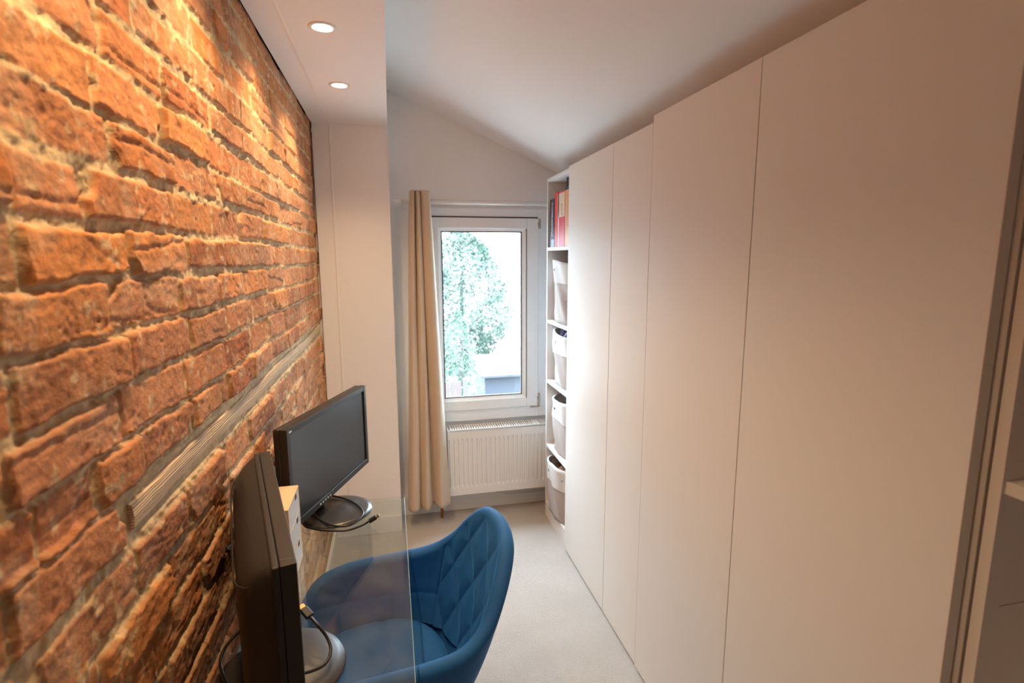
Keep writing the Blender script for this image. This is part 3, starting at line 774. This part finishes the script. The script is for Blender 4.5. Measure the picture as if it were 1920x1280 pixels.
# ------------------------------------------------------------------ drawer box
t = thing('mini_drawers', 'small birch box of three drawers between the two monitors', 'desk drawers', (-.32, 1.436, DZ))
x0, x1, y0, y1, H_ = -.0445, .045, -.078, .078, .212
bm = bmn()
for a in ((x0, x1, y0, y0+.006, 0, H_), (x0, x1, y1-.006, y1, 0, H_), (x0, x1, y0+.006, y1-.006, 0, .006), (x0, x1, y0+.006, y1-.006, H_-.006, H_), (x0, x0+.004, y0+.006, y1-.006, .006, H_-.006)): box(bm, *a, bev=.0006)
for k in (1, 2): box(bm, x0, x1, y0+.006, y1-.006, H_*k/3-.002, H_*k/3+.002)
obj('case', bm, M_birch, t)
for k in range(3):
    za = .007+k*(H_-.008)/3; zb_ = za+(H_-.008)/3-.005
    bm = bmn(); box(bm, x0+.005, x1-.0005, y0+.0075, y1-.0075, za, zb_, bev=.0006); d_ = obj('drawer', bm, M_white, t)
    bm = bmn(); box(bm, x1-.001, x1+.0004, .022, .040, zb_-.014, zb_-.001); obj('finger_hole', bm, M_hole, d_)

# ------------------------------------------------------------------ chair
def chair():
    t = thing('tub_chair', 'blue velvet tub chair with diamond-stitched back, at the glass desk', 'chair', (.0, 1.357, 0), R(176+8))
    # local: +x = towards the desk (world -x), y lateral
    half = [  # rim(x,y,z) ; inner foot(x,y) ; outer foot(x,y)
        ((.272, .175, .478), (.245, .165), (.215, .150)),
        ((.278, .222, .540), (.248, .195), (.215, .165)),
        ((.240, .252, .612), (.215, .214), (.185, .178)),
        ((.160, .262, .645), (.140, .222), (.120, .185)),
        ((.060, .264, .655), (.050, .225), (.040, .188)),
        ((-.040, .262, .660), (-.030, .212), (-.030, .180)),
        ((-.120, .254, .674), (-.075, .194), (-.062, .165)),
        ((-.178, .232, .716), (-.106, .164), (-.084, .140)),
        ((-.222, .190, .782), (-.128, .124), (-.100, .106)),
        ((-.256, .130, .835), (-.142, .080), (-.109, .070)),
        ((-.272, .065, .852), (-.149, .039), (-.114, .035)),
        ((-.277, .0, .856), (-.151, 0), (-.116, 0)),
    ]
    half = [((a[0], a[1]*.955, a[2]), (b[0], b[1]*.955), (c[0], c[1]*.955)) for a, b, c in half]
    full = half+[(((a[0], -a[1], a[2])), (b[0], -b[1]), (c[0], -c[1])) for a, b, c in half[-2::-1]]
    NS = 14
    Rm = catmull([f[0] for f in full], NS); Bi = catmull([(f[1][0], f[1][1], .445) for f in full], NS); Bo = catmull([(f[2][0], f[2][1], .345) for f in full], NS)
    # arc length along the mid height
    N = len(Rm); s = [0]
    for i in range(1, N): s.append(s[-1]+((Rm[i]+Bi[i])/2-(Rm[i-1]+Bi[i-1])/2).length)
    mid = s[N//2]; s = [q-mid for q in s]
    P = []; rr = .021
    cen = Vector((.03, 0, 0))
    for i in range(N):
        Rv, b, o = Rm[i], Bi[i], Bo[i]
        tg = (Rm[min(i+1, N-1)]-Rm[max(i-1, 0)]); tg.z = 0
        nrm = Vector((tg.y, -tg.x, 0))
        outv = Vector((Rv.x-.03, Rv.y, 0))
        if nrm.length < 1e-6: nrm = outv
        nrm.normalize()
        if nrm.dot(outv) < 0: nrm = -nrm
        fade = min(1, min(i, N-1-i)/8)
        r_ = rr*(.55+.45*fade)
        cpt = Rv-Vector((0, 0, r_))
        row = []
        ti = cpt-nrm*r_                      # top of inner wall
        hh = (ti-b).length
        isb = 1/(1+math.exp((abs(s[i])-.245)/.006))   # back zone
        for j in range(46):
            v = j/45
            p = b.lerp(ti, v)
            belly = nrm*(.010*sin(pi*v))    # concave seat back bowing outwards
            if isb > .5: belly = belly*(1-.9*v)
            hgt = v*hh
            d = 0
            a_, b_ = .128, .195
            g1 = (s[i]/a_+hgt/b_+.5) % 1; g2 = (s[i]/a_-hgt/b_+.5) % 1
            q1 = min(g1, 1-g1)*.11; q2 = min(g2, 1-g2)*.11
            q = min(q1, q2)
            puff = min(q/.034, 1)**.5*.0115-.0085
            sm = 1 if v < .93 else max(0, (1-v)/.07)
            d = puff*isb*(.35+.65*sm)
            e_ = abs(abs(s[i])-.245); d -= .006*math.exp(-(e_/.0035)**2)
            if isb < .5: d += .004*min(1, abs(hgt-.085)/.02)**.5-.004
            if isb < .5:
                e2 = abs(abs(s[i])-.40); d -= .003*math.exp(-(e2/.004)**2)
            d = max(d, -.012)
            row.append(p+belly-nrm*d)
        for j in range(1, 12):
            th = pi*j/12
            row.append(cpt-nrm*r_*cos(th)+Vector((0, 0, r_*sin(th))))
        to = cpt+nrm*r_
        for j in range(34):
            v = j/33
            p = to.lerp(o, v)+nrm*(.014*sin(pi*min(1, v*1.05))*(1-.3*v))
            e = abs(v-.14); p = p-nrm*.002*math.exp(-(e/.012)**2)
            row.append(p)
        row.append(Vector((o.x*.5+.015, o.y*.5, .335)))
        row.append(Vector((.02, 0, .333)))
        P.append(row)
    bm = bmn(); V = grid(bm, P)
    for e_ in (0, -1):
        try: bm.faces.new(V[e_] if e_ else V[e_][::-1])
        except Exception: pass
    bmesh.ops.remove_doubles(bm, verts=bm.verts, dist=2e-5)
    o = obj('tub_shell', bm, M_blue, t, True)
    sb = o.modifiers.new('sub', 'SUBSURF'); sb.levels = 0; sb.render_levels = 1
    # seat cushion
    P = []
    def pl_(th):
        c, s_ = cos(th), sin(th); e = 3.0; r = (abs(c)**e+abs(s_)**e)**(-1/e)
        x = .235*r*c; y = .205*r*s_
        if x < 0: y *= (1-.30*(x/.235)**2); x *= .66
        return x+.035, y
    for i in range(96):
        th = 2*pi*i/96; X, Y = pl_(th); row = []
        for f, z in ((.90, .38), (.97, .39), (1.0, .41), (1.0, .445), (.985, .462), (.95, .473), (.90, .479), (.83, .4825), (.70, .486), (.55, .488), (.40, .489), (.25, .4895), (.1, .490), (0.001, .490)):
            x = .035+(X-.035)*f; y = Y*f
            dz = 0
            if z > .47:
                for c0 in (-.07, .07): dz -= .004*math.exp(-((y-c0)/.004)**2)
                dz -= .004*math.exp(-((x-.05)/.004)**2)
            row.append(Vector((x, y, z+dz)))
        P.append(row)
    bm = bmn(); V = grid(bm, P, wrapu=True); bm.faces.new([V[i][0] for i in range(96)])
    obj('seat_cushion', bm, M_blue, t, True)
    for sx in (-1, 1):
        for sy in (-1, 1):
            bm = bmn(); tube(bm, [Vector((.02+sx*.10, sy*.10, .345)), Vector((.02+sx*.17, sy*.165, .17)), Vector((.02+sx*.235, sy*.225, 0.0))], [.014, .012, .009], 14)
            obj('leg', bm, M_leg, t, True)
    return t
chair()

# ------------------------------------------------------------------ outside the window
M_grd = mat('pale_patio', (.20, .19, .18), .9, noise=(.6, .6, (.12, .12, .10)))
bm = bmn(); box(bm, -30, 40, 5, 60, -3.2, -3.05); struct(obj('ground', bm, M_grd))
def tree(label, cx, cy, zb, H, Rr, col, col2, n, seed, leaf=.16, lean=0):
    t = thing('tree', label, 'tree', (cx, cy, zb))
    rg = np.random.default_rng(seed)
    M1 = mat('leaves', col, .7, noise=(.9, .9, col2)); b = M1.node_tree.nodes['Principled BSDF']
    bm = bmn(); tube(bm, [Vector((0, 0, 0)), Vector((.05, 0, H*.4)), Vector((.1, .05, H*.8))], [.12, .09, .04], 10); obj('trunk', bm, mat('bark', (.03, .025, .02), .9), t, True)
    vs = []; fs = []
    k = 0
    while k < n:
        hh = rg.uniform(0.02, 1); rad = Rr*(min(1, .35+1.35*hh) if hh < .38 else max(0, 1-((hh-.38)/.62)**2.3))
        th = rg.uniform(0, 2*pi); lob = 1+.16*sin(3*th+hh*9)+.12*sin(7*th-hh*17)+.10*sin(23*hh+2*th)
        r = rad*lob*rg.uniform(.55, 1)**.5
        c = np.array([r*cos(th), r*sin(th), .3+hh*(H-.3)])
        a = rg.normal(size=3); a /= np.linalg.norm(a); bvec = np.cross(a, rg.normal(size=3)); bvec /= np.linalg.norm(bvec)
        l = leaf*rg.uniform(.5, 1.2)
        q = [c-a*l, c+bvec*l*.4, c+a*l, c-bvec*l*.4]
        i0 = len(vs); vs += [tuple(p) for p in q]; fs.append((i0, i0+1, i0+2, i0+3)); k += 1
    me = bpy.data.meshes.new('foliage'); me.from_pydata(vs, [], fs); me.materials.append(M1)
    o = bpy.data.objects.new('foliage', me); COL.objects.link(o); o.parent = t
    return t
tree('large pale green tree filling the window view', 2.45, 19.5, -3.05, 5.75, 1.95, (.035, .068, .045), (.10, .125, .10), 30000, 1, .075)
tree('narrow green shrub at the left of the window view', 1.55, 12.9, -3.05, 3.4, .5, (.04, .09, .05), (.10, .13, .10), 4000, 2, .05)
sh = thing('garden_shed', 'low garden shed with blue-grey roof behind the window', 'shed', (3.6, 15.5, -3.05))
bm = bmn(); box(bm, -1.1, 1.1, -.9, .9, 0, 1.32); obj('shed_wall', bm, mat('shed_board', (.022, .025, .035), .8), sh)
bm = bmn()
V = [bm.verts.new(p) for p in ((-1.3, -1.1, 1.3), (1.3, -1.1, 1.3), (1.3, 0, 1.72), (-1.3, 0, 1.72), (-1.3, 1.1, 1.3), (1.3, 1.1, 1.3))]
bm.faces.new(V[:4]); bm.faces.new((V[3], V[2], V[5], V[4])); r0 = bmesh.ops.extrude_face_region(bm, geom=list(bm.faces)); bmesh.ops.translate(bm, verts=[g for g in r0['geom'] if isinstance(g, bmesh.types.BMVert)], vec=(0, 0, .06))
obj('shed_roof', bm, mat('slate_felt', (.010, .013, .021), .7, noise=(1.5, .9, (.03, .03, .033))), sh)
fe = thing('garden_fence', 'pinkish timber garden fence low in the window', 'fence', (.80, 11.6, -3.05))
bm = bmn()
for k in range(12): box(bm, -.9+k*.13, -.9+k*.13+.12, 0, .02, 0, 1.90, bev=.004)
obj('fence_boards', bm, mat('pink_timber', (.050, .032, .028), .8), fe)
for k in (-.95, .70):
    bm = bmn(); box(bm, k, k+.09, -.01, .08, 0, 1.96, bev=.005); obj('post', bm, mat('post_timber', (.045, .035, .033), .8), fe)
